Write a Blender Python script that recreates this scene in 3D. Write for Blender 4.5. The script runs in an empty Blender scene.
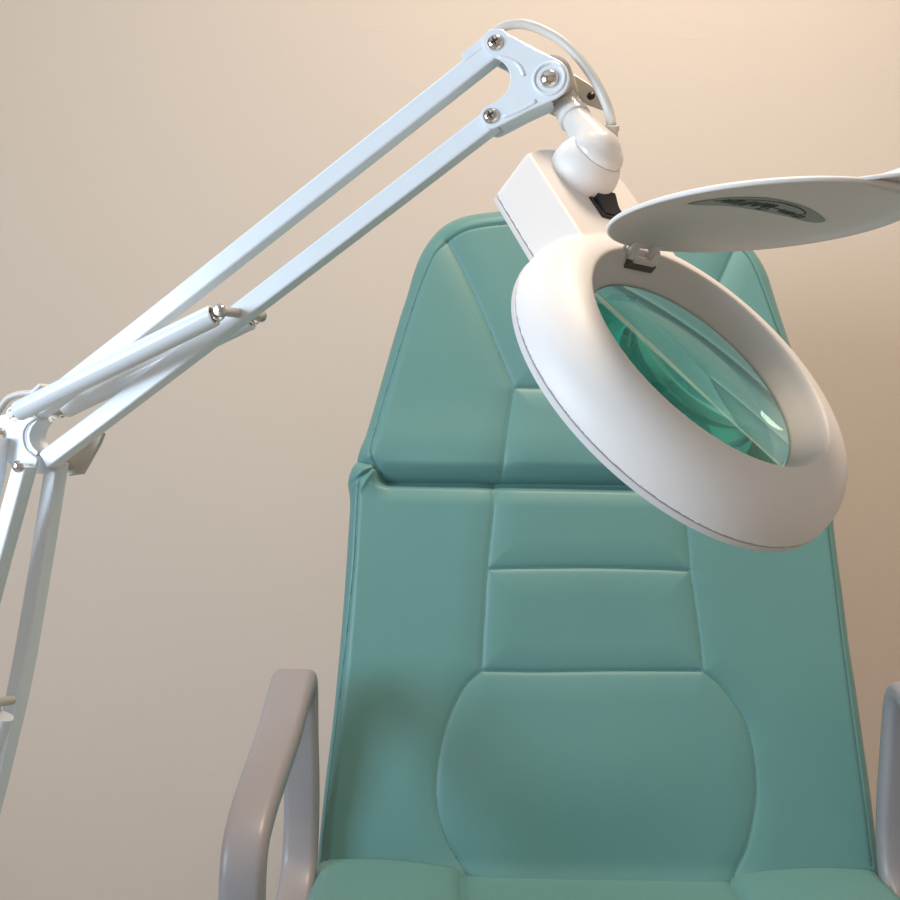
import bpy, bmesh, math, random
import numpy as np
from mathutils import Vector, Matrix
random.seed(4)
D = bpy.data
COL = bpy.context.scene.collection
F = 1000.0                                   # focal length in pixels of a 900 px frame
CAM = np.array([0.0, 0.0, 0.95])
ROLL = math.radians(1.1)
RT = np.array([math.cos(ROLL), 0, math.sin(ROLL)])
UP = np.array([-math.sin(ROLL), 0, math.cos(ROLL)])
FW = np.array([0, 1.0, 0])
PI = math.pi

def cw(p):                                   # camera-axis vector -> world point
    return CAM + p[0]*RT + p[1]*UP - p[2]*FW
def cd(p):                                   # direction
    return p[0]*RT + p[1]*UP - p[2]*FW
def nrm(v):
    v = np.array(v, float); return v/np.linalg.norm(v)
def px(x, y, d=1.0):                         # point seen at (x, y) at depth d
    return cw(((x-450)/F*d, (450-y)/F*d, -d))
def hit(x, y, P, n):                         # ray through (x, y) against plane
    r = px(x, y)-CAM
    return CAM + r*(np.dot(P-CAM, n)/np.dot(r, n))

# ------------------------------------------------------------------ materials
def mat(name, col, rough=.5, metal=0., coat=0., spec=.5, bump=None, ior=None, trans=0, sheen=0, vary=None):
    m = D.materials.new(name); m.use_nodes = True
    nt = m.node_tree; b = nt.nodes['Principled BSDF']
    b.inputs['Base Color'].default_value = (*col, 1)
    b.inputs['Roughness'].default_value = rough
    b.inputs['Metallic'].default_value = metal
    b.inputs['Coat Weight'].default_value = coat
    b.inputs['Coat Roughness'].default_value = .12
    b.inputs['Specular IOR Level'].default_value = spec
    b.inputs['Transmission Weight'].default_value = trans
    b.inputs['Sheen Weight'].default_value = sheen
    if ior: b.inputs['IOR'].default_value = ior
    tc = nt.nodes.new('ShaderNodeTexCoord')
    if bump:
        sc, st, dist, det = bump
        n = nt.nodes.new('ShaderNodeTexNoise'); n.inputs['Scale'].default_value = sc; n.inputs['Detail'].default_value = det
        nt.links.new(tc.outputs['Object'], n.inputs['Vector'])
        bp = nt.nodes.new('ShaderNodeBump'); bp.inputs['Strength'].default_value = st; bp.inputs['Distance'].default_value = dist
        nt.links.new(n.outputs['Fac'], bp.inputs['Height']); nt.links.new(bp.outputs['Normal'], b.inputs['Normal'])
    if vary:
        sc, amt = vary
        n = nt.nodes.new('ShaderNodeTexNoise'); n.inputs['Scale'].default_value = sc; n.inputs['Detail'].default_value = 4
        nt.links.new(tc.outputs['Object'], n.inputs['Vector'])
        mx = nt.nodes.new('ShaderNodeMix'); mx.data_type = 'RGBA'
        mx.inputs[6].default_value = (*[c*(1-amt) for c in col], 1); mx.inputs[7].default_value = (*[min(1, c*(1+amt)) for c in col], 1)
        nt.links.new(n.outputs['Fac'], mx.inputs[0]); nt.links.new(mx.outputs[2], b.inputs['Base Color'])
    return m
M_wall = mat('wall_paint', (.70, .615, .535), .75, bump=(55, .25, .002, 5), vary=(2.2, .03), spec=.25)
M_ceil = mat('ceiling_paint', (.80, .74, .66), .9)
M_floor = mat('floor_vinyl', (.36, .31, .26), .45, vary=(6, .15))
M_trim = mat('trim_paint', (.8, .78, .74), .4)
M_teal = mat('teal_vinyl', (.122, .282, .268), .45, bump=(900, .25, .0006, 3), vary=(14, .04), spec=.45, sheen=.05)
M_thread = mat('teal_thread', (.085, .20, .19), .8)
M_arm = mat('grey_plastic', (.31, .285, .295), .38, bump=(700, .1, .0004, 2))
M_dark = mat('dark_frame', (.03, .03, .032), .5)
M_met = mat('white_enamel', (.82, .87, .92), .28, coat=.35, vary=(60, .03))
M_plast = mat('white_plastic', (.80, .765, .745), .5, bump=(1400, .06, .0003, 2))
M_plast_shade = mat('white_plastic_shaded', (.66, .64, .64), .5, bump=(1400, .06, .0003, 2))  # the white plastic greyed: the cover's shade is put into its colour
M_cap = mat('joint_plastic', (.76, .73, .70), .22, coat=.3)
M_cab = mat('cable_sheath', (.66, .64, .60), .4)
M_bracket = mat('zinc_bracket', (.60, .55, .48), .42, metal=.1)
M_chrome = mat('chrome', (.72, .69, .66), .16, metal=1)
M_blk = mat('black_plastic', (.012, .012, .014), .3)
M_hole = mat('recess_shade', (.13, .10, .08), .6)  # dark brown that paints the shade inside hollows
M_stk = mat('sticker_green', (.31, .34, .32), .45)
M_ink = mat('sticker_ink', (.035, .06, .052), .6)
M_ink2 = mat('sticker_ink_green', (.07, .125, .10), .6)
M_diff = mat('lamp_diffuser', (.85, .86, .86), .35)
M_edge = mat('ground_edge', (.30, .62, .52), .6)
# lens
M_glass = D.materials.new('lens_glass'); M_glass.use_nodes = True
nt = M_glass.node_tree; b = nt.nodes['Principled BSDF']
b.inputs['Base Color'].default_value = (1, 1, 1, 1); b.inputs['Roughness'].default_value = 0
b.inputs['IOR'].default_value = 1.5; b.inputs['Transmission Weight'].default_value = 1
va = nt.nodes.new('ShaderNodeVolumeAbsorption'); va.inputs['Color'].default_value = (.03, .75, .68, 1); va.inputs['Density'].default_value = 28
nt.links.new(va.outputs[0], nt.nodes['Material Output'].inputs['Volume'])

# ------------------------------------------------------------------ object helpers
def link(name, verts, faces, m, parent=None, smooth=True, label=None, kind=None, angle=None, world_origin=None):
    verts = np.array(verts, float)
    c = (verts.min(0)+verts.max(0))/2 if world_origin is None else np.array(world_origin, float)
    me = D.meshes.new(name); me.from_pydata((verts-c).tolist(), [], faces)
    bm = bmesh.new(); bm.from_mesh(me); bmesh.ops.recalc_face_normals(bm, faces=bm.faces[:])
    if angle is not None:
        for f in bm.faces: f.smooth = True
        for e in bm.edges:
            if len(e.link_faces) == 2 and e.calc_face_angle(0) > math.radians(angle): e.smooth = False
    else:
        for f in bm.faces: f.smooth = smooth
    bm.to_mesh(me); bm.free()
    me.materials.append(m)
    o = D.objects.new(name, me); COL.objects.link(o)
    if parent is not None:
        o.parent = parent; o.location = Vector(c)-Vector(parent['_w'])
    else: o.location = c
    o['_w'] = tuple(float(q) for q in c)
    if label: o['label'] = label
    if kind: o['kind'] = kind
    return o
class MB:
    def __init__(s): s.v = []; s.f = []
    def add(s, v, f):
        n = len(s.v); s.v += [tuple(map(float, q)) for q in v]; s.f += [tuple(i+n for i in q) for q in f]; return s
    def build(s, name, m, parent=None, **k): return link(name, s.v, s.f, m, parent, **k)
def empty(name, loc, label=None, cat=None, group=None):
    o = D.objects.new(name, None); COL.objects.link(o); o.location = loc; o['_w'] = tuple(float(q) for q in loc)
    o.empty_display_size = .05
    if label: o['label'] = label
    if cat: o['category'] = cat
    if group: o['group'] = group
    return o
def sweep(path, sec, frames=None, closed=False, caps=True, upv=None):
    """sec: function(i)-> list of (a,b) ; path list of points ; returns verts, faces"""
    P = [np.array(p, float) for p in path]; n = len(P); V = []; Fc = []
    prev = None
    for i in range(n):
        if closed: t = P[(i+1) % n]-P[i-1]
        else: t = P[min(i+1, n-1)]-P[max(i-1, 0)]
        t = nrm(t)
        if upv is not None: a = upv-np.dot(upv, t)*t
        elif prev is None:
            q = np.array([0, 0, 1.]) if abs(t[2]) < .9 else np.array([1., 0, 0]); a = q-np.dot(q, t)*t
        else: a = prev-np.dot(prev, t)*t
        a = nrm(a); prev = a; b_ = np.cross(t, a)
        for (x, y) in sec(i): V.append(P[i]+x*a+y*b_)
    k = len(sec(0))
    for i in range(n if closed else n-1):
        j = (i+1) % n
        for q in range(k):
            r = (q+1) % k; Fc.append((i*k+q, i*k+r, j*k+r, j*k+q))
    if caps and not closed:
        Fc.append(tuple(range(k))[::-1]); Fc.append(tuple((n-1)*k+q for q in range(k)))
    return V, Fc
def circ(r, k=20): return [(r*math.cos(2*PI*i/k), r*math.sin(2*PI*i/k)) for i in range(k)]
def rrect(a, b, r, k=3):
    pts = []
    for cx, cy, s in ((a-r, b-r, 0), (-a+r, b-r, 1), (-a+r, -b+r, 2), (a-r, -b+r, 3)):
        for i in range(k+1):
            t = (s+i/k)*PI/2; pts.append((cx+r*math.cos(t), cy+r*math.sin(t)))
    return pts
def smooth_path(pts, k=8, closed=False):
    P = [np.array(p, float) for p in pts]; n = len(P); out = []
    for i in range(n if closed else n-1):
        p0 = P[(i-1) % n] if closed or i > 0 else P[0]*2-P[1]
        p1 = P[i]; p2 = P[(i+1) % n]
        p3 = P[(i+2) % n] if closed or i+2 < n else P[-1]*2-P[-2]
        for j in range(k):
            t = j/k
            out.append(.5*((2*p1)+(-p0+p2)*t+(2*p0-5*p1+4*p2-p3)*t*t+(-p0+3*p1-3*p2+p3)*t**3))
    if not closed: out.append(P[-1])
    return out
def tube(path, r, k=20, r2=None):
    n = len(path)
    rad = r if callable(r) else (lambda i: r)
    return sweep(path, lambda i: circ(rad(i), k))
def lathe(prof, O, ax, ref, k=48, closed=False, cap=True):
    """prof (r, h) list"""
    ax = nrm(ax); a = nrm(np.array(ref)-np.dot(ref, ax)*ax); b_ = np.cross(ax, a); V = []; Fc = []
    for r, h in prof:
        for i in range(k):
            t = 2*PI*i/k; V.append(O+ax*h+r*(math.cos(t)*a+math.sin(t)*b_))
    n = len(prof)
    for j in range(n if closed else n-1):
        l = (j+1) % n
        for i in range(k):
            q = (i+1) % k; Fc.append((j*k+i, j*k+q, l*k+q, l*k+i))
    if not closed and cap:
        Fc.append(tuple(range(k))[::-1]); Fc.append(tuple((n-1)*k+i for i in range(k)))
    return V, Fc
def prism(poly, O, X, Y, Z, z0, z1, bev=0.0):
    """poly in (x, y); extruded z0..z1 with a small chamfer on the z1 side"""
    P = np.array(poly, float); n = len(P)
    ar = .5*sum(P[i][0]*P[(i+1) % n][1]-P[(i+1) % n][0]*P[i][1] for i in range(n)); sg = 1 if ar > 0 else -1
    inn = []
    for i in range(n):
        a = P[i]-P[i-1]; c = P[(i+1) % n]-P[i]
        a = a/(np.linalg.norm(a)+1e-12); c = c/(np.linalg.norm(c)+1e-12)
        nn = np.array([-(a[1]+c[1]), a[0]+c[0]])*sg; nn /= (np.linalg.norm(nn)+1e-12); inn.append(P[i]+nn*bev)
    rings = [(P, z0), (P, z1)]
    if bev: rings = [(np.array(inn), z0), (P, z0+bev), (P, z1-bev), (np.array(inn), z1)]
    V = []; Fc = []
    for Q, z in rings:
        for q in Q: V.append(O+q[0]*X+q[1]*Y+z*Z)
    for j in range(len(rings)-1):
        for i in range(n):
            r = (i+1) % n; Fc.append((j*n+i, j*n+r, (j+1)*n+r, (j+1)*n+i))
    Fc.append(tuple(range(n))[::-1]); Fc.append(tuple((len(rings)-1)*n+i for i in range(n)))
    return V, Fc
def box(c, X, Y, Z, a, b_, h, r=.0):
    return prism(rrect(a, b_, r if r else 1e-4, 3), np.array(c), X, Y, Z, -h, h, min(r, h*.6) if r else 0)
EX, EY, EZ = np.eye(3)

# ------------------------------------------------------------------ the room
def slab(name, x0, x1, y0, y1, z0, z1, m):
    V = [(x, y, z) for z in (z0, z1) for y in (y0, y1) for x in (x0, x1)]
    Fc = [(0, 1, 3, 2), (4, 6, 7, 5), (0, 4, 5, 1), (2, 3, 7, 6), (0, 2, 6, 4), (1, 5, 7, 3)]
    o = link(name, V, Fc, m, smooth=False); o['kind'] = 'structure'; return o
WX0, WX1, WY0, WY1, H = -1.75, 2.0, -2.6, 1.62, 2.5
slab('floor', WX0-.1, WX1+.1, WY0-.1, WY1+.1, -.1, 0, M_floor)
slab('ceiling', WX0-.1, WX1+.1, WY0-.1, WY1+.1, H, H+.1, M_ceil)
slab('wall_back', WX0-.1, WX1+.1, WY1, WY1+.1, 0, H, M_wall)
slab('wall_right', WX1, WX1+.1, WY0, WY1, 0, H, M_wall)
slab('wall_front', WX0-.1, WX1+.1, WY0-.1, WY0, 0, H, M_wall)
# left wall with a window opening
w0, w1, wz0, wz1 = -1.05, .10, .72, 1.62
mb = MB()
def addslab(mb, x0, x1, y0, y1, z0, z1):
    V = [(x, y, z) for z in (z0, z1) for y in (y0, y1) for x in (x0, x1)]
    mb.add(V, [(0, 1, 3, 2), (4, 6, 7, 5), (0, 4, 5, 1), (2, 3, 7, 6), (0, 2, 6, 4), (1, 5, 7, 3)])
addslab(mb, WX0-.1, WX0, WY0, w0, 0, H); addslab(mb, WX0-.1, WX0, w1, WY1, 0, H)
addslab(mb, WX0-.1, WX0, w0, w1, 0, wz0); addslab(mb, WX0-.1, WX0, w0, w1, wz1, H)
o = mb.build('wall_left', M_wall, smooth=False); o['kind'] = 'structure'
mb = MB()
for a in (w0, (w0+w1)/2, w1): addslab(mb, WX0-.07, WX0-.02, a-.025, a+.025, wz0-.02, wz1+.02)
for a in (wz0, wz1): addslab(mb, WX0-.07, WX0-.02, w0, w1, a-.025, a+.025)
o = mb.build('window_1', M_trim, smooth=False); o['kind'] = 'structure'
for nm, b4 in (('baseboard_back', (WX0, WX1, WY1-.015, WY1, 0, .08)), ('baseboard_right', (WX1-.015, WX1, WY0, WY1-.015, 0, .08)), ('baseboard_left', (WX0, WX0+.015, WY0, WY1-.015, 0, .08))):
    slab(nm, *b4, M_trim)
# hairline cracks in the plaster of the far wall
def crack(pts, w=.0009):
    P = smooth_path([hit(x, y, np.array([0, WY1-.0002, 0]), FW) for x, y in pts], 6)
    V = []; Fc = []
    for i, p in enumerate(P):
        ww = w*(.35+.65*math.sin(PI*(i+.5)/len(P)))*(.7+.6*random.random())
        for dz in (-ww, 0, ww): V.append((p[0], WY1-(.00025 if dz == 0 else 0), p[2]+dz))
    for i in range(len(P)-1):
        for k in (0, 1): Fc.append((i*3+k, i*3+3+k, i*3+4+k, i*3+1+k))
    return V, Fc
mb = MB()
mb.add(*crack([(332, 24), (350, 26), (366, 30), (392, 31), (420, 34), (448, 36), (472, 43)]))
mb.add(*crack([(128, 47), (146, 49), (166, 45), (186, 40)], .0009))
mb.add(*crack([(640, 36), (690, 39), (712, 37)], .0008))
mb.build('plaster_cracks', M_wall, D.objects['wall_back'] if False else None)['kind'] = 'structure'

# ------------------------------------------------------------------ the chair
RECL = math.radians(13)
CT = np.array([0, math.sin(RECL), math.cos(RECL)]); CN = np.array([0, -math.cos(RECL), math.sin(RECL)])
C0 = px(597.5, 861, 1.0)
CX = C0[0]
def st(x, y, off=0.):
    P = hit(x, y, C0+off*CN, CN)-C0; return P[0], float(P@CT)
chair = empty('treatment_chair', (CX, .80, 0), 'teal vinyl treatment chair with grey loop armrests against the beige wall, behind the magnifying lamp', 'chair')

def polyd(S, T, line):                       # distance of points to polyline
    A = np.array(line[:-1]); B = np.array(line[1:]); best = np.full(S.shape, 9.)
    for a, b_ in zip(A, B):
        d = b_-a; L = d@d+1e-12
        t = np.clip(((S-a[0])*d[0]+(T-a[1])*d[1])/L, 0, 1)
        best = np.minimum(best, np.hypot(S-a[0]-t*d[0], T-a[1]-t*d[1]))
    return best
def curve2(pts, k=6): return [tuple(p) for p in smooth_path([st(*p) for p in pts], k)]
def straight(pts): return [st(*p) for p in pts]

headL = [(380, 485), (368, 477), (358, 466), (360, 452), (366, 437), (374, 409), (385, 370), (398, 325), (407, 297), (413, 276), (420, 258), (429, 243), (440, 231), (454, 222.5), (473, 217), (506, 213)]
headR = [(806, 489), (817, 481), (824, 470), (823, 452), (818, 437), (812, 412), (800, 378), (788, 345), (779, 318), (772, 296), (766, 277), (758, 262), (748, 249), (735, 238), (718, 230), (690, 224)]
bodyL = [(366, 461), (356, 464), (350.5, 473), (348, 484), (349.5, 495), (350, 508), (348, 540), (345, 585), (341.5, 631), (337, 680), (332, 729), (325, 785), (319.5, 840), (317.5, 864), (317, 893)]
bodyR = [(812, 463), (822, 468), (828, 478), (830, 490), (831, 500), (832, 526), (836, 560), (841, 597), (847, 645), (854, 690), (861, 740), (868, 790), (874, 840), (878, 866), (880, 897)]
seamsH = [curve2([(447, 242), (456, 258), (468, 282), (484, 317), (499, 353), (514, 388)]), curve2([(514, 388), (510, 410), (505, 445), (501, 476), (500, 490)]),
          straight([(514, 388), (668, 388)]),
          curve2([(735, 248), (722, 276), (703, 320), (684, 360), (668, 388)]), curve2([(668, 388), (672, 420), (677, 455), (680, 490)]),
          ]
edgeH = [curve2([(640, 222), (560, 221), (506, 225), (480, 228), (462, 233), (447, 242), (435, 254), (427, 270), (418, 292), (407, 325), (396, 360), (384, 398), (376, 428), (371, 447), (373, 460), (382, 474)]),
         curve2([(640, 224), (700, 230), (728, 240), (745, 254), (755, 272), (766, 300), (778, 332), (792, 368), (805, 408), (813, 440), (815, 455), (810, 475)])]
seamsB = [curve2([(494, 478), (493, 510), (490, 540), (487, 570), (484, 620), (481, 671)]), curve2([(684, 478), (686, 522), (690, 570), (697, 620), (703, 671)]),
          curve2([(489, 569), (540, 568), (600, 568), (650, 569), (691, 571)]),
          curve2([(481, 671), (540, 672), (600, 671), (650, 671), (703, 671)]),
          curve2([(481, 671), (464, 688), (449, 718), (440, 750), (436, 783), (438, 813), (448, 843), (463, 868), (470, 880)]),
          curve2([(703, 671), (724, 690), (744, 720), (753, 753), (756, 788), (753, 818), (746, 848), (735, 872), (730, 885)])]
edgeB = [curve2([(360, 480), (357.5, 495), (356, 520), (354, 560), (350, 600), (346, 640), (340, 690), (334, 740), (328, 790), (323, 840), (321, 866)]),
         curve2([(822, 480), (825, 500), (829, 540), (834, 580), (841, 640), (849, 700), (857, 760), (864, 810), (871, 866)])]

def cushion(name, L, R, seams, edges, nrow, ncol, Rr, thick, puffs, parent, extra=None, back=.07):
    Ls = np.array(smooth_path([np.array(st(*p, -thick)) for p in L], 6)); Rs = np.array(smooth_path([np.array(st(*p, -thick)) for p in R], 6))
    n = nrow
    def resample(P, n):
        d = np.r_[0, np.cumsum(np.hypot(*np.diff(P, axis=0).T))]; q = np.linspace(0, d[-1], n)
        return np.stack([np.interp(q, d, P[:, 0]), np.interp(q, d, P[:, 1])], 1)
    Ls = resample(Ls, n); Rs = resample(Rs, n)
    a = np.linspace(0, 1, ncol); a = a*.55+.45*(.5-.5*np.cos(PI*a))
    S = Ls[:, 0:1]*(1-a)+Rs[:, 0:1]*a; T = Ls[:, 1:2]*(1-a)+Rs[:, 1:2]*a
    outline = np.r_[Ls, Rs[::-1], Ls[:1]]
    e = polyd(S, T, outline)
    q = np.clip(e/Rr, 0, 1); prof = np.sqrt(np.clip(1-(1-q)**2, 0, 1))*thick
    h = prof.copy()
    d = np.full(S.shape, 9.)
    for s in seams: d = np.minimum(d, polyd(S, T, s))
    h += puffs*(1-(1-np.clip(d/.03, 0, 1))**2)*q*q*(3-2*q)
    h -= .0005*np.exp(-(d/.004)**2) + .0009*np.exp(-(d/.0014)**2)
    de = np.full(S.shape, 9.)
    for s in edges: de = np.minimum(de, polyd(S, T, s))
    h -= .0016*np.exp(-(de/.0016)**2)
    if extra is not None: h += extra(S, T)
    front = C0+S[..., None]*EX+T[..., None]*CT+(h-thick)[..., None]*CN
    hb = -back*q**.4
    rear = C0+S[..., None]*EX+T[..., None]*CT+(hb-thick)[..., None]*CN
    V = np.r_[front.reshape(-1, 3), rear.reshape(-1, 3)]
    m = ncol; N = n*m; Fc = []
    idx = np.arange(N).reshape(n, m)
    A = np.stack([idx[:-1, :-1], idx[:-1, 1:], idx[1:, 1:], idx[1:, :-1]], -1).reshape(-1, 4)
    Fc = A.tolist()+(A[:, ::-1]+N).tolist()
    ring = list(idx[0, :])+list(idx[1:, -1])+list(idx[-1, :-1][::-1])+list(idx[1:-1, 0][::-1])
    for i in range(len(ring)):
        p, q_ = int(ring[i]), int(ring[(i+1) % len(ring)]); Fc.append((p, q_, q_+N, p+N))
    o = link(name, V, Fc, M_teal, parent)
    def surf(s, t):                          # nearest grid height lookup for the stitches
        k = np.argmin((S-s)**2+(T-t)**2); return front.reshape(-1, 3)[k], h.reshape(-1)[k]
    return o, surf
def bulgeH(S, T):
    t0 = st(590, 482)[1]
    x = T-t0
    r = .004*np.exp(-((x-.035)/.035)**2)
    r += .0012*np.sin((S*30+x*20))*np.exp(-((x-.012)/.009)**2)
    return r
def bulgeB(S, T):
    c = st(597, 778); r = .010*np.exp(-(((S-c[0])/.12)**2+((T-c[1])/.075)**2))
    t1 = st(590, 482)[1]; 
    tl = st(590, 508)[1]; g = np.clip((T-tl)/.036, 0, 1); g = g*g*(3-2*g)
    sl, sr = st(372, 480)[0], st(808, 484)[0]
    mk = np.clip((S-sl)/.018, 0, 1)*np.clip((sr-S)/.018, 0, 1); g2 = np.clip((T-st(590, 493)[1])/.011, 0, 1); r -= (.0075*g+.013*g2*g2*(3-2*g2))*mk
    # puckers at the upper corners
    for x, y, sg in ((366, 476, 1), (816, 480, -1)):
        p = st(x, y); dx = (S-p[0])*sg; dy = T-p[1]
        g = np.exp(-(dx*dx+dy*dy)/(2*.011**2)); r += g*(.0035-.006*np.exp(-((dx*.55-dy*.83+.002)/.0018)**2)+.003*np.exp(-((dx*.8-dy*.5-.004)/.002)**2))
    r += .004*np.exp(-((T-st(597, 884)[1])/.012)**2)
    return r
head, surfH = cushion('headrest', headL, headR, seamsH, edgeH, 230, 300, .022, .024, .0040, chair, bulgeH)
body, surfB = cushion('backrest', bodyL, bodyR, seamsB, edgeB, 300, 340, .016, .020, .0035, chair, bulgeB)
def stitches(lines, surf, name, parent, step=.0042, r=.00034):
    mb = MB()
    for ln in lines:
        P = np.array(ln); d = np.r_[0, np.cumsum(np.hypot(*np.diff(P, axis=0).T))]
        q = 0
        FR = 1.05 if 'edge' in name else .62
        while q+step*FR < d[-1]:
            pts = []
            for w in (q, q+step*FR):
                s, t = np.interp(w, d, P[:, 0]), np.interp(w, d, P[:, 1]); h = surf(s, t)[1]
                pts.append(C0+s*EX+t*CT+(h-TH[name]+.0001)*CN)
            mb.add(*tube(pts, r, 5)); q += step
    return mb.build(name, M_thread, parent, kind='stuff')
TH = {'headrest_stitching': .024, 'backrest_stitching': .020, 'headrest_edge_seam': .024, 'backrest_edge_seam': .020}
stitches(seamsH, surfH, 'headrest_stitching', head)
stitches(edgeH, surfH, 'headrest_edge_seam', head, .003, .00065)
stitches(seamsB, surfB, 'backrest_stitching', body)
stitches(edgeB, surfB, 'backrest_edge_seam', body, .003, .00065)

# seat cushion: three lobes divided by two seams
SZ = px(597, 872, .985)[2]-.003
hwid = .284; SY0, SY1 = .50, 1.004
nx, ny = 220, 200
xs = np.linspace(-1, 1, nx); xs = np.sign(xs)*(1-(1-abs(xs))**1.25); ys = np.linspace(0, 1, ny)
X = xs[None, :]*hwid*np.ones((ny, 1)); Y = (ys[:, None]*(SY1-SY0))*np.ones((1, nx))
e = np.minimum(np.minimum(hwid-abs(X), Y), (SY1-SY0)-Y); q = np.clip(e/.016, 0, 1)
dS = np.minimum(abs(X+.138-.012*(1-Y/.5)*0), abs(X-.132)); 
Z = .020*np.sqrt(1-(1-q)**2)
Z += np.where((X > -.138) & (X < .132), -.006, .0095*np.clip(1-((abs(X)-.230)/.095)**2, 0, 1))*np.clip(q*1.3, 0, 1)
Z -= .002*np.exp(-(dS/.006)**2)+.0012*np.exp(-(dS/.0018)**2)
Z -= .0015*np.exp(-((hwid-abs(X)-.014)/.0016)**2)
top = np.stack([CX+X, SY0+Y, SZ-.020+Z], -1).reshape(-1, 3); bot = np.stack([CX+X, SY0+Y, SZ-.020-.06*q**.4], -1).reshape(-1, 3)
idx = np.arange(nx*ny).reshape(ny, nx); A = np.stack([idx[:-1, :-1], idx[:-1, 1:], idx[1:, 1:], idx[1:, :-1]], -1).reshape(-1, 4)
ring = list(idx[0, :])+list(idx[1:, -1])+list(idx[-1, :-1][::-1])+list(idx[1:-1, 0][::-1])
Fc = A.tolist()+(A[:, ::-1]+nx*ny).tolist()+[(int(ring[i]), int(ring[(i+1) % len(ring)]), int(ring[(i+1) % len(ring)])+nx*ny, int(ring[i])+nx*ny) for i in range(len(ring))]
link('seat', np.r_[top, bot], Fc, M_teal, chair)
# pan, column and foot under the seat, frame behind the backrest
mb = MB(); mb.add(*box((CX, .78, SZ-.10), EX, EY, EZ, .25, .24, .03, .01)); mb.build('seat_pan', M_dark, chair, angle=35)
V, Fc = lathe([(.045, 0.03), (.045, SZ-.13)], np.array([CX, .80, 0]), EZ, EX, 40); link('column', V, Fc, M_chrome, chair, angle=35)
V, Fc = lathe([(.0, 0), (.29, 0), (.30, .008), (.295, .02), (.10, .034), (.0, .036)], np.array([CX, .80, 0]), EZ, EX, 64); link('foot_plate', V, Fc, M_arm, chair, angle=35)
mb = MB(); bc = C0+.30*CT-.115*CN; mb.add(*box(bc, EX, CT, CN, .16, .30, .012, .008)); mb.build('back_panel', M_dark, chair, angle=35)
# loop armrests
def armrest(sg):
    # outer contour (depth, height below the camera) from rear top, forward, down, back, up
    out = [(.962, -.2145), (.930, -.2250), (.880, -.2470), (.822, -.2640), (.780, -.2780), (.752, -.2960), (.741, -.3250), (.744, -.370), (.765, -.412), (.810, -.437), (.880, -.447), (.940, -.440), (.978, -.415), (.990, -.375), (.990, -.320), (.988, -.260), (.981, -.228)]
    zc = CAM[2]
    cen = np.array([(a, b_) for a, b_ in out]); m = cen.mean(0)
    P = [np.array([0, a, zc+b_]) for a, b_ in out]
    P = smooth_path(P, 8, True)
    n = len(P); c = sum(P)/n
    Q = []
    for i in range(n):
        t = nrm(P[(i+1) % n]-P[i-1]); nn = np.array([0, -t[2], t[1]])
        if nn@(c-P[i]) < 0: nn = -nn
        Q.append(P[i]+nn*.010)
    path = []
    wid = []
    for p in Q:
        f = np.clip((.96-p[1])/.2, 0, 1)
        inner = .2765+.008*f; wd = .042-.0075*f
        if p[2] < zc-.30 and p[1] > .88: wd = .034; inner = .274
        inner = inner
        path.append([inner, p[1], p[2]]); wid.append(wd)
    ins = [p[0] for p in path]
    for _ in range(14): ins = [(ins[i-1]+ins[i]+ins[(i+1) % n])/3 for i in range(n)]
    for _ in range(14): wid = [(wid[i-1]+wid[i]+wid[(i+1) % n])/3 for i in range(n)]
    path = [np.array([CX-.003+sg*(ins[i]+wid[i]/2), path[i][1], path[i][2]]) for i in range(n)]
    def sec(i): return rrect(wid[i]/2, .0105, .0075, 4)
    V, Fc = sweep(path, sec, closed=True, upv=EX)
    o = link('armrest', V, Fc, M_arm, chair)
    mb = MB(); mb.add(*box((CX+sg*.262, .86, SZ-.095), EX, EY, EZ, .035, .05, .012, .004)); mb.build('mounting_bracket', M_dark, o, angle=35)
armrest(-1); armrest(1)

# ------------------------------------------------------------------ the magnifying lamp
LC = cw((0.12261732, 0.03825794, -0.51030152))
LU = cd((0.3697731, -0.78082537, 0.50356687)); LV = cd((0.78274414, -0.03020469, -0.62161023)); LN = cd((0.50057912, 0.62401877, 0.6000176))
LU = nrm(LU); LN = nrm(LN-np.dot(LN, LU)*LU); LV = np.cross(LN, LU)
if LV@cd((0.7827, -.03, -.6216)) < 0: LV = -LV
def lf(u, v, h): return LC+u*LU+v*LV+h*LN
# arm plane
YAW = math.radians(14)
AN = cd((-math.sin(YAW), 0, math.cos(YAW)))
AJ = px(548, 78, .575)
AX = nrm(cd((math.cos(YAW), 0, math.sin(YAW)))); AY = UP
def ap(x, y, off=0.): return hit(x, y, AJ+AN*off, AN)
def axy(x, y, off):                          # in-plane coordinates relative to AJ
    P = ap(x, y, off)-AJ; return float(P@AX), float(P@AY)

elbow = ap(18, 466, -.01); lowj = ap(-62, 1010, -.01)
stand_xy = np.array([lowj[0]-.02, lowj[1], 0.])
lamp = empty('magnifying_lamp', tuple(stand_xy), 'white ring magnifying lamp on a jointed spring arm in front of the teal chair', 'lamp')

def bar(pts, w, dpt, name, m=M_met, off=.006, r=.0012, parent=lamp):
    P = [ap(x, y, off)-AN*dpt/2 for x, y in pts]
    V, Fc = sweep(P, lambda i: rrect(dpt/2, w/2, r, 2), upv=AN)
    return link(name, V, Fc, m, parent, angle=15)
bar([(33, 410), (139, 327.5), (300, 200), (440, 89.5), (496, 45)], .0120, .012, 'upper_arm_tube')
bar([(43, 460), (265, 291), (380, 203), (491, 117.5)], .0120, .012, 'upper_arm_tube')
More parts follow.
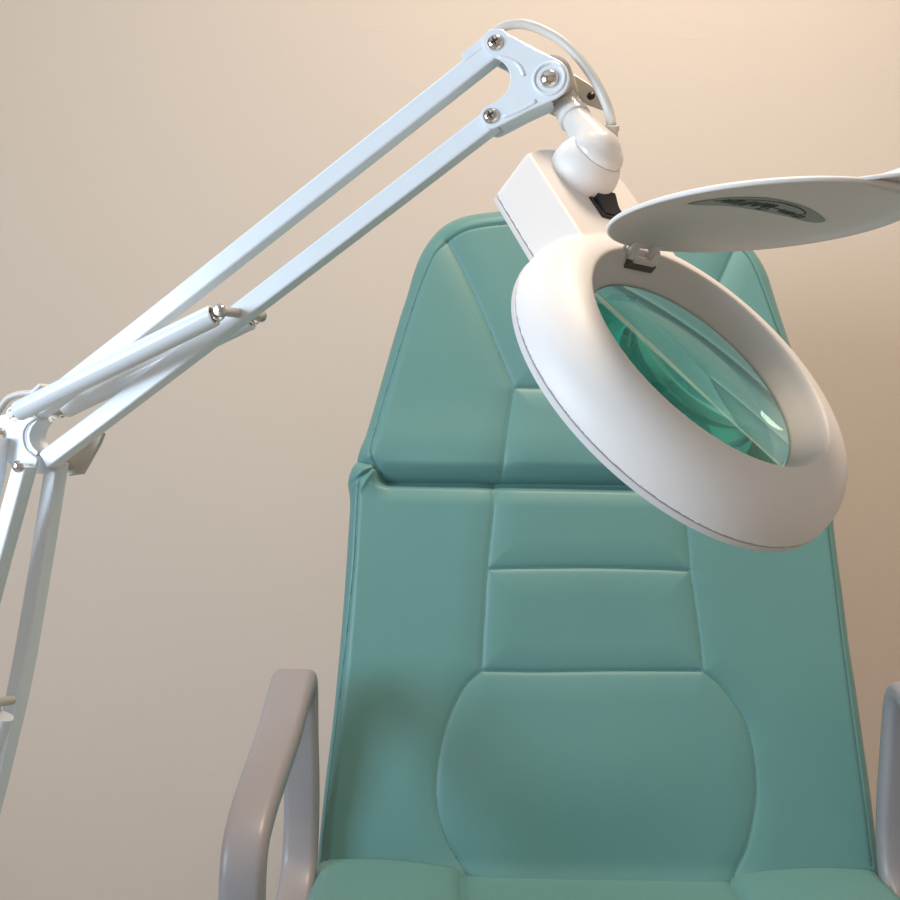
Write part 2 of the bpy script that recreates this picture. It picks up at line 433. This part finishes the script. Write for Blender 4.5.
# forked end plates at the head
hp = [(497, 28.5), (503, 29.5), (509, 35), (515, 37.5), (533, 48), (552, 57), (561, 61.5), (567, 68), (569.5, 78), (567, 88), (560, 95.5), (550, 101), (528, 111), (499, 126), (491, 128.5), (484, 125), (480.5, 116), (484, 107.5), (497, 100), (505, 93), (510, 83), (509, 71), (503, 62), (493, 56.5), (485.5, 51), (482.5, 42), (485, 34), (490, 29.5)]
def plate(pts, off, th, name, m=M_met, shiftoff=None, parent=lamp, bev=.0005, k=4):
    so = off if shiftoff is None else shiftoff
    P = [axy(x, y, so) for x, y in pts]
    P = [tuple(p) for p in smooth_path([np.array(p) for p in P], k, True)]
    V, Fc = prism(P, AJ, AX, AY, AN, off-th, off, bev)
    return link(name, V, Fc, m, parent, angle=28)
fp = plate(hp, .0085, .0022, 'end_plate')
plate(hp, -.0070, .0022, 'end_plate', shiftoff=.0085)
# pressed ribs of the front plate
mb = MB()
for ln in ([(499, 57), (510, 60), (519, 66), (524, 76)], [(503, 117), (520, 110), (536, 101)]):
    mb.add(*sweep(smooth_path([ap(x, y, .0085) for x, y in ln], 6), lambda i: [(.0007, 0), (.0004, .0011), (-.0006, .0014), (-.0006, -.0014), (.0004, -.0011)], upv=AN))
mb.build('pressed_rib', M_met, fp)
V, Fc = lathe([(.0098, 0), (.0098, .0007), (.0088, .0012), (.0078, .0007), (.0078, 0)], ap(549, 78.7, .0083), AN, AX, 40, cap=False); link('pressed_collar', V, Fc, M_met, fp)
# folded stop flange along the top of the upper tube
fl = [axy(x, y, .0085) for x, y in ((464, 60), (459, 53), (490, 29), (499, 27), (505, 31), (502, 35), (493, 37))]
V, Fc = prism(fl, AJ, AX, AY, AN, -.0068, .0063, .0003); link('stop_flange', V, Fc, M_met, lamp, angle=28)
web = [axy(x, y, .0085) for x, y in ((504, 30), (511, 34.5), (535, 47), (556, 57.5), (554.5, 60), (534, 50.5), (509, 38), (502, 34))]
V, Fc = prism(web, AJ, AX, AY, AN, -.007, .0066, .0004); link('plate_web', V, Fc, M_met, lamp, angle=28)
web = [axy(x, y, .0085) for x, y in ((499, 124.5), (528, 110), (551, 100), (549.5, 97), (527, 107), (497, 121))]
V, Fc = prism(web, AJ, AX, AY, AN, -.007, .0066, .0004); link('plate_web', V, Fc, M_met, lamp, angle=28)
def screw(x, y, off, r, cross=True, parent=lamp, nm='screw', shank=.004):
    O = ap(x, y, off)
    prof = [(r*.45, -shank), (r*.45, 0), (r, 0)]+[(r*math.cos(t), r*.62*math.sin(t)) for t in np.linspace(.25, PI/2-.02, 7)]
    V, Fc = lathe(prof, O, AN, AX, 28)
    o = link(nm, V, Fc, M_chrome, parent, angle=60)
    if cross:
        mb = MB()
        for a in (.5, .5+PI/2):
            d = math.cos(a)*AX+math.sin(a)*AY; e_ = np.cross(AN, d)
            mb.add(*box(O+AN*r*.6, d, e_, AN, r*.5, r*.11, r*.08))
        mb.build('cross_slot', M_dark, o, smooth=False)
    return o
screw(495, 42.7, .0087, .0047); screw(490.7, 116, .0087, .0047)
screw(549, 78.7, .0087, .0053, False, nm='pivot_bolt')
# clamp block behind the pivot, with its wing lever
def cyl(P0, P1, r, k=28, prof=None): return tube([P0, P1], r, k)
V, Fc = lathe([(.0085, -.036), (.0112, -.035), (.0116, -.03), (.0116, .002), (.0112, .0045), (.006, .0048)], ap(552.5, 77.5, 0), AN, AX, 40)
link('pivot_block', V, Fc, M_bracket, lamp, angle=40)
wing = [(566, 74), (574, 74), (582, 79), (590, 84), (600, 93), (606, 101), (606, 108), (603, 109), (592, 105), (584, 102), (578, 96), (570, 92)]
wo = plate(wing, -.033, .004, 'wing_lever', M_bracket, bev=.0006, k=2)
V, Fc = lathe([(.0001, 0), (.0021, 0), (.0024, .0003), (.0001, .0003)], ap(591, 96, -.0330), AN, AX, 20); link('lever_hole', V, Fc, M_blk, wo)  # black disc on the lever, painting the dark of its hole
V, Fc = box(ap(563, 99, -.012), nrm(AX*.62-AY*.78), AN, nrm(AX*.78+AY*.62), .008, .008, .0075, .001); link('swivel_fork', V, Fc, M_chrome, lamp, angle=30)

# stub tube, cap and base dome of the head joint
BU, BV = -.1397, -.0042
capc = lf(BU, BV, .030)
stub0 = px(566.5, 105.5, .583)
sd = nrm(capc-stub0)
V, Fc = lathe([(.0060, 0), (.0079, .0004), (.0085, .0012), (.0085, .0085), (.0093, .0092), (.0093, .0128), (.0086, .0134), (.0074, .0138)], stub0, sd, UP, 40); link('joint_collar', V, Fc, M_cap, lamp, angle=40)
mb = MB()
# elbow cap: half dome blended into the stub
a1 = stub0+sd*.012; perp = nrm(LN-np.dot(LN, sd)*sd)
E0 = capc+LN*.0010; dE = nrm(E0-a1); rE = .0128
path = [a1+(E0-a1)*t for t in np.linspace(0, 1, 9)]; rads = [.0082+(rE-.0082)*t**1.3 for t in np.linspace(0, 1, 9)]
for t in np.linspace(.2, 1.5, 8): path.append(E0+dE*rE*math.sin(t)); rads.append(rE*math.cos(t))
mb.add(*tube(path, lambda i: rads[i], 32))
dome = [(.0154, -.0003), (.0158, .0)]+[(.0158*math.cos(t), .0158*math.sin(t)*.74) for t in np.linspace(.1, PI/2-.02, 14)]
mb.add(*lathe(dome, lf(BU, BV, .0300), LN, LU, 56))
cap = mb.build('joint_cap', M_cap, lamp)
rm = cap.modifiers.new('r', 'REMESH'); rm.mode = 'VOXEL'; rm.voxel_size = .0009; rm.use_smooth_shade = True
sm = cap.modifiers.new('s', 'SMOOTH'); sm.iterations = 18; sm.factor = .5
V, Fc = lathe([(.0200, .0110), (.0198, .0135), (.0200, .0165), (.0199, .0195), (.0193, .0225), (.0183, .0255), (.0170, .0280), (.0157, .0298), (.0148, .0300)], lf(BU, BV, 0), LN, LU, 64)
link('joint_base', V, Fc, M_plast, lamp, angle=40)

# housing: ring + rear box, one skin
ringp = [(.0690, -.0088), (.0649, -.001), (.0648, .0005), (.0700, .0108), (.0712, .0138), (.0722, .0160)]
ringp += [(.0741+.0264*math.cos(t), -.0083+.0266*math.sin(t)) for t in np.linspace(PI/2+.02, .0, 22)]+[(.1005, -.0088), (.070, -.0088)]
mb = MB(); mb.add(*lathe(ringp, LC, LN, LU, 160, closed=True))
def boxout(hw, uc, um, ue=-.080, n=9):
    P = [(ue, -hw), ((ue+uc)/2, -hw), (uc+.004, -hw), (uc+.0012, -hw+.0008), (uc, -hw+.0035)]
    for i in range(1, n): t = -1+2*i/n; P.append((um+(uc-um)*t*t, t*(hw-.0035)))
    P += [(uc, hw-.0035), (uc+.0012, hw-.0008), (uc+.004, hw), ((ue+uc)/2, hw), (ue, hw)]
    return P
levels = [(-.0095, .0545, -.1385, -.150), (-.004, .0508, -.1420, -.1535), (.010, .0407, -.1515, -.1630), (.0122, .0392, -.1526, -.1642), (.0130, .0380, -.1520, -.1635)]
V = []; Fc = []
for j, (h, hw, uc, um) in enumerate(levels):
    for u, v in boxout(hw, uc, um): V.append(lf(u, v+(.0005), h))
k = len(boxout(.05, -.14, -.15))
for j in range(len(levels)-1):
    for i in range(k): r = (i+1) % k; Fc.append((j*k+i, j*k+r, (j+1)*k+r, (j+1)*k+i))
Fc.append(tuple(range(k))[::-1]); Fc.append(tuple((len(levels)-1)*k+i for i in range(k)))
mb.add(V, Fc)
hous = mb.build('head_housing', M_plast, lamp)
rm = hous.modifiers.new('r', 'REMESH'); rm.mode = 'VOXEL'; rm.voxel_size = .0009; rm.use_smooth_shade = True
sm = hous.modifiers.new('s', 'SMOOTH'); sm.iterations = 5; sm.factor = .5
# bottom cover lip
mb = MB()
mb.add(*lathe([(.0705, -.0135), (.0985, -.0135), (.1002, -.0125), (.1008, -.0092), (.1006, -.0089), (.0705, -.0089)], LC, LN, LU, 160, closed=True))
P0 = boxout(.0550, -.1370, -.1485, ue=-.082)
V, Fc = prism([(u, v) for u, v in P0], LC, LU, LV, LN, -.0122, -.0097, .0005); mb.add(V, Fc)
P0 = boxout(.0512, -.1000, -.1010, ue=-.086)
mb.build('bottom_cover', M_plast_shade, lamp, angle=35)
V, Fc = lathe([(.0715, -.0138), (.075, -.0175), (.092, -.0175), (.096, -.0138)], LC, LN, LU, 120, cap=False); link('light_diffuser', V, Fc, M_diff, lamp)
# lens
rl = .0642; et = .0022; sag1 = .0075; sag2 = .0075
prof = [(rl*q, .0005+sag1*(1-q*q)) for q in np.linspace(.002, 1, 26)]+[(rl*q, .0005-et*2-sag2*(1-q*q)) for q in np.linspace(1, .002, 26)]
V, Fc = lathe(prof, LC, LN, LU, 128); lens = link('lens', V, Fc, M_glass, lamp, angle=40)
lens.data.materials.append(M_edge)
for p in list(lens.data.polygons)[25*128:26*128]: p.material_index = 1     # the ground rim of the lens
# switch
so = lf(-.1145, -.0005+.002, .0128)
V, Fc = box(so, LU, LV, LN, .0108, .0108, .0016, .001); sw = link('power_switch', V, Fc, M_blk, lamp, angle=30)
V, Fc = prism([(-.0080, 0), (.0080, 0), (.0080, .0012), (0, .0022), (-.0080, .0050)], so+LN*.001, LU, LN, LV, -.0078, .0078, .0006); link('rocker', V, Fc, M_blk, sw, angle=25)
# dark block at the inner rim, painting the shade of the hinge recess
hv = -.0015
V, Fc = box(lf(-.0697, hv, .0112), LU, LV, LN, .0026, .0110, .0025, .0006); hb = link('hinge_recess_shade', V, Fc, M_hole, lamp, angle=30)
V, Fc = box(lf(-.0694, hv+.0005, .0135), LU, LV, LN, .0022, .0085, .0022, .0006); link('hinge_block', V, Fc, M_plast, lamp, angle=30)
# cover lid, opened
KC = cw((.14673445, .11079009, -.47890446)); KW = cd((.63052977, .02307584, .77582196)); KK = cd((.77564566, .01782821, -.63091677)); KM = cd(np.cross((.63052977, .02307584, .77582196), (.77564566, .01782821, -.63091677)))
if KM[2] < 0: KM = -KM
def kf(w, k, m): return KC+w*KW+k*KK+m*KM
R = .0713
prof = [(.0005, .0058), (.025, .0053), (.045, .0042), (.060, .0028), (.068, .0014), (R-.0006, .0003), (R, -.0006), (R-.0003, -.0016), (R-.0016, -.0018), (.068, -.0006), (.060, .0009), (.045, .0023), (.025, .0034), (.0005, .0039)]
V, Fc = lathe(prof, KC, KM, KW, 128, cap=False); lid = link('lens_cover', V, Fc, M_plast, lamp)
for dv in (-.0085, .0085):
    pts = smooth_path([kf(-.0660, dv*.9, .0004), kf(-.0715, dv, -.0045), lf(-.0720, hv+dv, .0185), lf(-.0695, hv+dv*1.02, .0135)], 5)
    V, Fc = sweep(pts, lambda i: rrect(.0032, .0016, .0010, 2), upv=LV); link('hinge_lug', V, Fc, M_plast, lid, angle=50)
V, Fc = sweep([kf(-.069, -.0145, -.0008), kf(-.0735, -.0125, -.006), lf(-.0730, hv-.0125, .0150)], lambda i: rrect(.0009, .0007, .0003, 1), upv=LV); link('hinge_pin', V, Fc, M_bracket, lid)
# finger tab at the rim of the lid
tabp = [(R-.006, -.016), (R-.001, -.0135), (R+.004, -.010), (R+.008, -.0055), (R+.009, 0), (R+.008, .0055), (R+.004, .010), (R-.001, .0135), (R-.006, .016)]
V = []; Fc = []
rows = 7
for j in range(rows):
    f = j/(rows-1)
    for w, k in ((R-.007+f*.018, kk) for kk in np.linspace(-1, 1, 15)):
        hw_ = .019*(1-f)**.6+.0065
        V.append(kf(w, k*hw_, -.0010+.0060*math.sin(f*PI*.5)*math.exp(-(k*1.25)**4)))
n0 = len(V)
V += [v+KM*.0018 for v in V]
for j in range(rows-1):
    for i in range(14):
        a = j*15+i; Fc.append((a, a+1, a+16, a+15)); Fc.append((a+n0, a+15+n0, a+16+n0, a+1+n0))
bd = [i for i in range(15)]+[j*15+14 for j in range(1, rows)]+[(rows-1)*15+i for i in range(13, -1, -1)]+[j*15 for j in range(rows-2, 0, -1)]
for i in range(len(bd)): a, b2 = bd[i], bd[(i+1) % len(bd)]; Fc.append((a, b2, b2+n0, a+n0))
link('finger_tab', V, Fc, M_plast, lid)
# sticker on the underside: an arched label with worn script
def lidh(w, k):                              # inner surface height at (w, k)
    r = math.hypot(w, k); pr = sorted([(a, b_) for a, b_ in prof[8:]])
    return float(np.interp(r, [a for a, _ in pr], [b_ for _, b_ in pr]))
skb = [(-.0575, .0022), (-.0471, .0030), (-.0334, .0071), (-.0148, .0085), (.0103, .0105), (.0250, .0115), (.0315, .0144), (.0300, .0190), (.0201, .0222), (.0003, .0262), (-.0221, .0269), (-.0395, .0238), (-.0520, .0150)]
def flat_on_lid(poly, off, name, m, parent):
    mb = MB()
    c = np.mean(np.array(poly), 0); n = len(poly); V = []; Fc = []
    K = 6
    for j in range(K):
        f = (j+1)/K
        for (k, w) in poly:
            kk, ww = c[0]+(k-c[0])*f, c[1]+(w-c[1])*f; V.append(kf(ww, kk, lidh(ww, kk)-off))
    V.append(kf(c[1], c[0], lidh(c[1], c[0])-off))
    for i in range(n):
        r = (i+1) % n; Fc.append((len(V)-1, i, r))
        for j in range(K-1): Fc.append((j*n+i, (j+1)*n+i, (j+1)*n+r, j*n+r))
    return link(name, V, Fc, m, parent)
SH = np.array([.0120, -.0076])
poly = [tuple(p+SH) for p in smooth_path([np.array(p) for p in skb], 4, True)]
stk = flat_on_lid(poly, .00025, 'sticker', M_stk, lid)
def ink(lines, name, m, r=.0006):
    mb = MB()
    for ln in lines:
        pts = [kf(w, k, lidh(w, k)-.00035) for k, w in smooth_path([np.array(p)+SH for p in ln], 5)]
        mb.add(*sweep(pts, lambda i: [(r, 0), (0, .00012), (-r, 0), (0, -.00005)], upv=KW))
    return mb.build(name, m, stk)
arch = [(k, w-.0022) for k, w in [(-.050, .0135), (-.0395, .0205), (-.0221, .0262), (-.005, .0262), (.006, .024), (.0125, .0205), (.009, .0185)]]
def scrib(x0, x1, wb, wt, n, seed, slope=0.):
    rr = random.Random(seed); out = []
    for i in range(n):
        x = x0+(x1-x0)*i/(n-1); out.append((x+(rr.random()-.5)*.001, (wb if i % 2 else wt)+slope*(x-x0)+(rr.random()-.5)*.0015))
    return out
ink([arch, scrib(-.031, -.022, .013, .020, 9, 3), scrib(-.021, -.013, .014, .021, 7, 5), [(-.018, .0105), (-.014, .0145), (-.010, .0125), (-.013, .0105), (-.017, .0115)], [(-.017, .0175), (-.008, .0165), (.002, .0165)], scrib(-.004, .007, .013, .0175, 9, 8), scrib(.007, .017, .0125, .0165, 8, 9)], 'script_mark', M_ink, .0005)
ink([scrib(-.046, -.034, .011, .017, 8, 11), scrib(-.038, -.028, .011, .018, 7, 13)], 'green_mark', M_ink2, .0009)

# springs in white sleeves, front and rear
def sleeve(off, sft):
    P0 = ap(17, 412, .024)-AN*(.024-off); P1 = ap(214, 315.5, .024)-AN*(.024-off)
    P0 = P0+sft; P1 = P1+sft
    d = nrm(P1-P0); L = np.linalg.norm(P1-P0)
    V, Fc = lathe([(.0035, 0), (.0058, .0004), (.0065, .0020), (.0065, L*.28), (.0067, L*.29), (.0067, L-.0005), (.0062, L), (.0055, L), (.0056, L-.003), (.0001, L-.003)], P0, d, UP, 36)
    o = link('spring_sleeve', V, Fc, M_met, lamp, angle=40)
    # hook rings at both ends
    for Q, s in ((P1, 1), (P0, -1)):
        c = Q+d*s*.0030
        ringpts = [c+.0042*(math.cos(t)*d+math.sin(t)*np.cross(AN, d)) for t in np.linspace(0, 2*PI, 25)[:-1]]
        V, Fc = sweep(ringpts, lambda i: circ(.0007, 8), closed=True, upv=AN); link('spring_hook', V, Fc, M_chrome, o)
    V, Fc = lathe([(.0048, 0), (.0048, .001), (.0001, .001)], P1-d*.0032, d, UP, 20); link('sleeve_end_shade', V, Fc, M_hole, o)  # dark disc paints the shade inside the open sleeve
    return P0, P1, d
Z3 = np.zeros(3)
f0, f1, fd = sleeve(.024, Z3); b0, b1, bd_ = sleeve(-.022, AY*.0035+AX*.002)
V, Fc = tube([b1+fd*.006-AN*.003, f1+fd*.006+AN*.003], .0030, 20); pg = link('spring_peg', V, Fc, M_bracket, lamp, angle=50)
for q, s in ((f1+fd*.006+AN*.003, 1), (b1+fd*.006-AN*.003, -1)):
    V, Fc = lathe([(.0040, -.001), (.0040, .001), (.003, .0022), (.0001, .0026)], q, AN*s, AX, 20); link('peg_head', V, Fc, M_chrome, pg, angle=40)
V, Fc = tube([b0-fd*.004-AN*.002, f0-fd*.004+AN*.002], .0022, 16); link('spring_peg', V, Fc, M_bracket, lamp, angle=50)

# elbow: forked plates
ep = [(15, 409.5), (24, 411), (30, 414), (36, 418), (30, 422), (25, 428), (23, 435), (24, 443), (27, 450), (33, 455.5), (37, 459), (35, 468), (27, 474), (15, 473), (9, 463), (0, 450), (-9, 443), (-12, 434), (-9, 424), (-2, 416.5), (5, 414)]
plate(ep, .0095, .0022, 'elbow_plate')
plate(ep, -.0095, .0022, 'elbow_plate', shiftoff=.0095)
wpts = [(32, 414.5), (30, 421), (25, 428), (23.4, 435), (24.5, 443), (28, 450), (34, 456), (36, 452), (31, 447), (28, 441), (27.5, 434), (30, 427), (35, 421)]
V, Fc = prism([axy(x, y, .0095) for x, y in wpts], AJ, AX, AY, AN, -.010, .0075, .0004); link('elbow_web', V, Fc, M_met, lamp, angle=28)
screw(0, 434, .0097, .0042, False)
# lower arm
bar([(19, 465), (9, 502), (-7, 560), (-24, 625), (-58, 760), (-96, 905), (-120, 1000)], .0105, .0125, 'lower_arm_tube', off=.0200)
bar([(-9, 437), (-13, 470), (-28, 540), (-62, 665), (-130, 930)], .0105, .0125, 'lower_arm_tube', off=.0200)
bar([(51.5, 462), (45.5, 500), (36, 560), (29, 602), (20, 655), (11, 700), (-8, 780), (-36, 890), (-62, 1000)], .0105, .0125, 'lower_arm_tube', off=-.0100)
screw(18, 466.5, .0202, .0040, False, shank=.014)
# wedge lever behind the elbow
wl = [(103, 433), (99, 444), (90, 460), (82, 474), (68, 476), (64, 466), (70, 452), (80, 448), (90, 440)]
plate(wl, -.030, .004, 'elbow_lever', M_bracket, k=1, bev=.0008)
V, Fc = tube([ap(55, 462, -.005), ap(60, 462, -.045)], .006, 24); link('elbow_bolt', V, Fc, M_cap, lamp, angle=50)
# lower springs with peg
V, Fc = tube([ap(12, 700, -.004), ap(-22, 706, .030)], .0030, 18); pg = link('spring_peg', V, Fc, M_bracket, lamp, angle=50)
V, Fc = tube([ap(3, 716, .012), ap(-60, 890, .012)], .0068, 28); link('spring_sleeve', V, Fc, M_met, lamp, angle=50)
V, Fc = tube([ap(-1, 712, .012), ap(-2, 704, .010)], .0016, 12); link('spring_hook', V, Fc, M_chrome, lamp, angle=50)
# lower bracket, pole and floor base
lowc = ap(-95, 985, 0)
mb = MB(); mb.add(*box(lowc, AX, AY, AN, .038, .022, .030, .004)); mb.build('lower_bracket', M_met, lamp, angle=35)
pz = lowc[2]-.01
for ob in (lamp,): ob.location = (lowc[0], lowc[1], 0); ob['_w2'] = 0
dl = np.array([lowc[0], lowc[1], 0])-stand_xy
for ch in lamp.children: ch.location = Vector(ch.location)-Vector(dl)
lamp['_w'] = (float(lowc[0]), float(lowc[1]), 0.)
V, Fc = tube([np.array([lowc[0], lowc[1], .03]), np.array([lowc[0], lowc[1], pz])], .0125, 28); link('floor_pole', V, Fc, M_met, lamp, angle=50)
V, Fc = lathe([(.0, 0), (.150, 0), (.155, .006), (.150, .018), (.03, .034), (.0, .035)], np.array([lowc[0], lowc[1], 0]), EZ, EX, 64); link('floor_base', V, Fc, M_met, lamp, angle=35)
# cables
c1 = [ap(x, y, -.004) for x, y in ((489, 36), (500, 28.5), (509, 25), (523, 24), (540, 29), (560, 40), (577, 56), (592, 76), (603, 96), (609, 112), (611, 124))]
cend = lf(BU+.006, BV+.0105, .0475)
P = smooth_path(c1[:-1]+[px(612, 127, .568)], 6)
V, Fc = tube(P, .0028, 18); link('power_cable', V, Fc, M_cab, lamp)
g0 = px(612, 125, .568); g1 = px(611, 145, .572)
V, Fc = lathe([(.0028, 0), (.0042, .0004), (.0043, .003), (.0036, .0036), (.0040, .010), (.0046, .013)], g0, nrm(g1-g0), UP, 28); link('strain_relief', V, Fc, M_cab, lamp, angle=40)
c2 = [ap(x, y, -.006) for x, y in ((-14, 440), (-6, 420), (2, 406), (9, 398), (20, 394), (32, 393), (43, 392), (54, 390))]
V, Fc = tube(smooth_path(c2, 6), .0022, 18); link('power_cable', V, Fc, M_cab, lamp)
V, Fc = box(ap(43, 389.5, .002), nrm(AX*.78+AY*.62), AN, nrm(AY*.78-AX*.62), .0045, .0080, .0012, .0004); link('cable_tie', V, Fc, M_plast, lamp, angle=30)

for ob in D.objects:
    for k in ('_w', '_w2'):
        if k in ob: del ob[k]

# ------------------------------------------------------------------ light
def area(name, loc, rot, sx, sy, power, col, spread=PI):
    l = D.lights.new(name, 'AREA'); l.shape = 'RECTANGLE'; l.size = sx; l.size_y = sy; l.energy = power; l.color = col; l.spread = spread
    o = D.objects.new(name, l); COL.objects.link(o); o.location = loc; o.rotation_euler = rot; return o
area('window_daylight', (WX0-.01, (w0+w1)/2, (wz0+wz1)/2), (0, -PI/2, 0), wz1-wz0, w1-w0, 42, (.66, .83, 1.0))
l = D.lights.new('ceiling_lamp', 'AREA'); l.shape = 'DISK'; l.size = .45; l.energy = 20; l.color = (1, .81, .63)
o = D.objects.new('ceiling_lamp', l); COL.objects.link(o); o.location = (.35, .70, H-.03)
W = D.worlds.new('World'); bpy.context.scene.world = W; W.use_nodes = True
W.node_tree.nodes['Background'].inputs[0].default_value = (.75, .87, 1, 1); W.node_tree.nodes['Background'].inputs[1].default_value = 1.0

# ------------------------------------------------------------------ camera
cam = D.cameras.new('Camera'); co = D.objects.new('Camera', cam); COL.objects.link(co)
cam.sensor_fit = 'HORIZONTAL'; cam.sensor_width = 36; cam.lens = 36*F/900; cam.clip_start = .02
Mx = Matrix(((RT[0], UP[0], -FW[0], CAM[0]), (RT[1], UP[1], -FW[1], CAM[1]), (RT[2], UP[2], -FW[2], CAM[2]), (0, 0, 0, 1)))
co.matrix_world = Mx
sc = bpy.context.scene; sc.camera = co
sc.view_settings.view_transform = 'Standard'; sc.view_settings.look = 'None'; sc.view_settings.gamma = 1; sc.view_settings.exposure = 0.21
try: sc.view_settings.use_curve_mapping = False
except Exception: pass

sc.cycles.max_bounces = 40; sc.cycles.transmission_bounces = 40; sc.cycles.glossy_bounces = 40   # light trapped in the thick lens
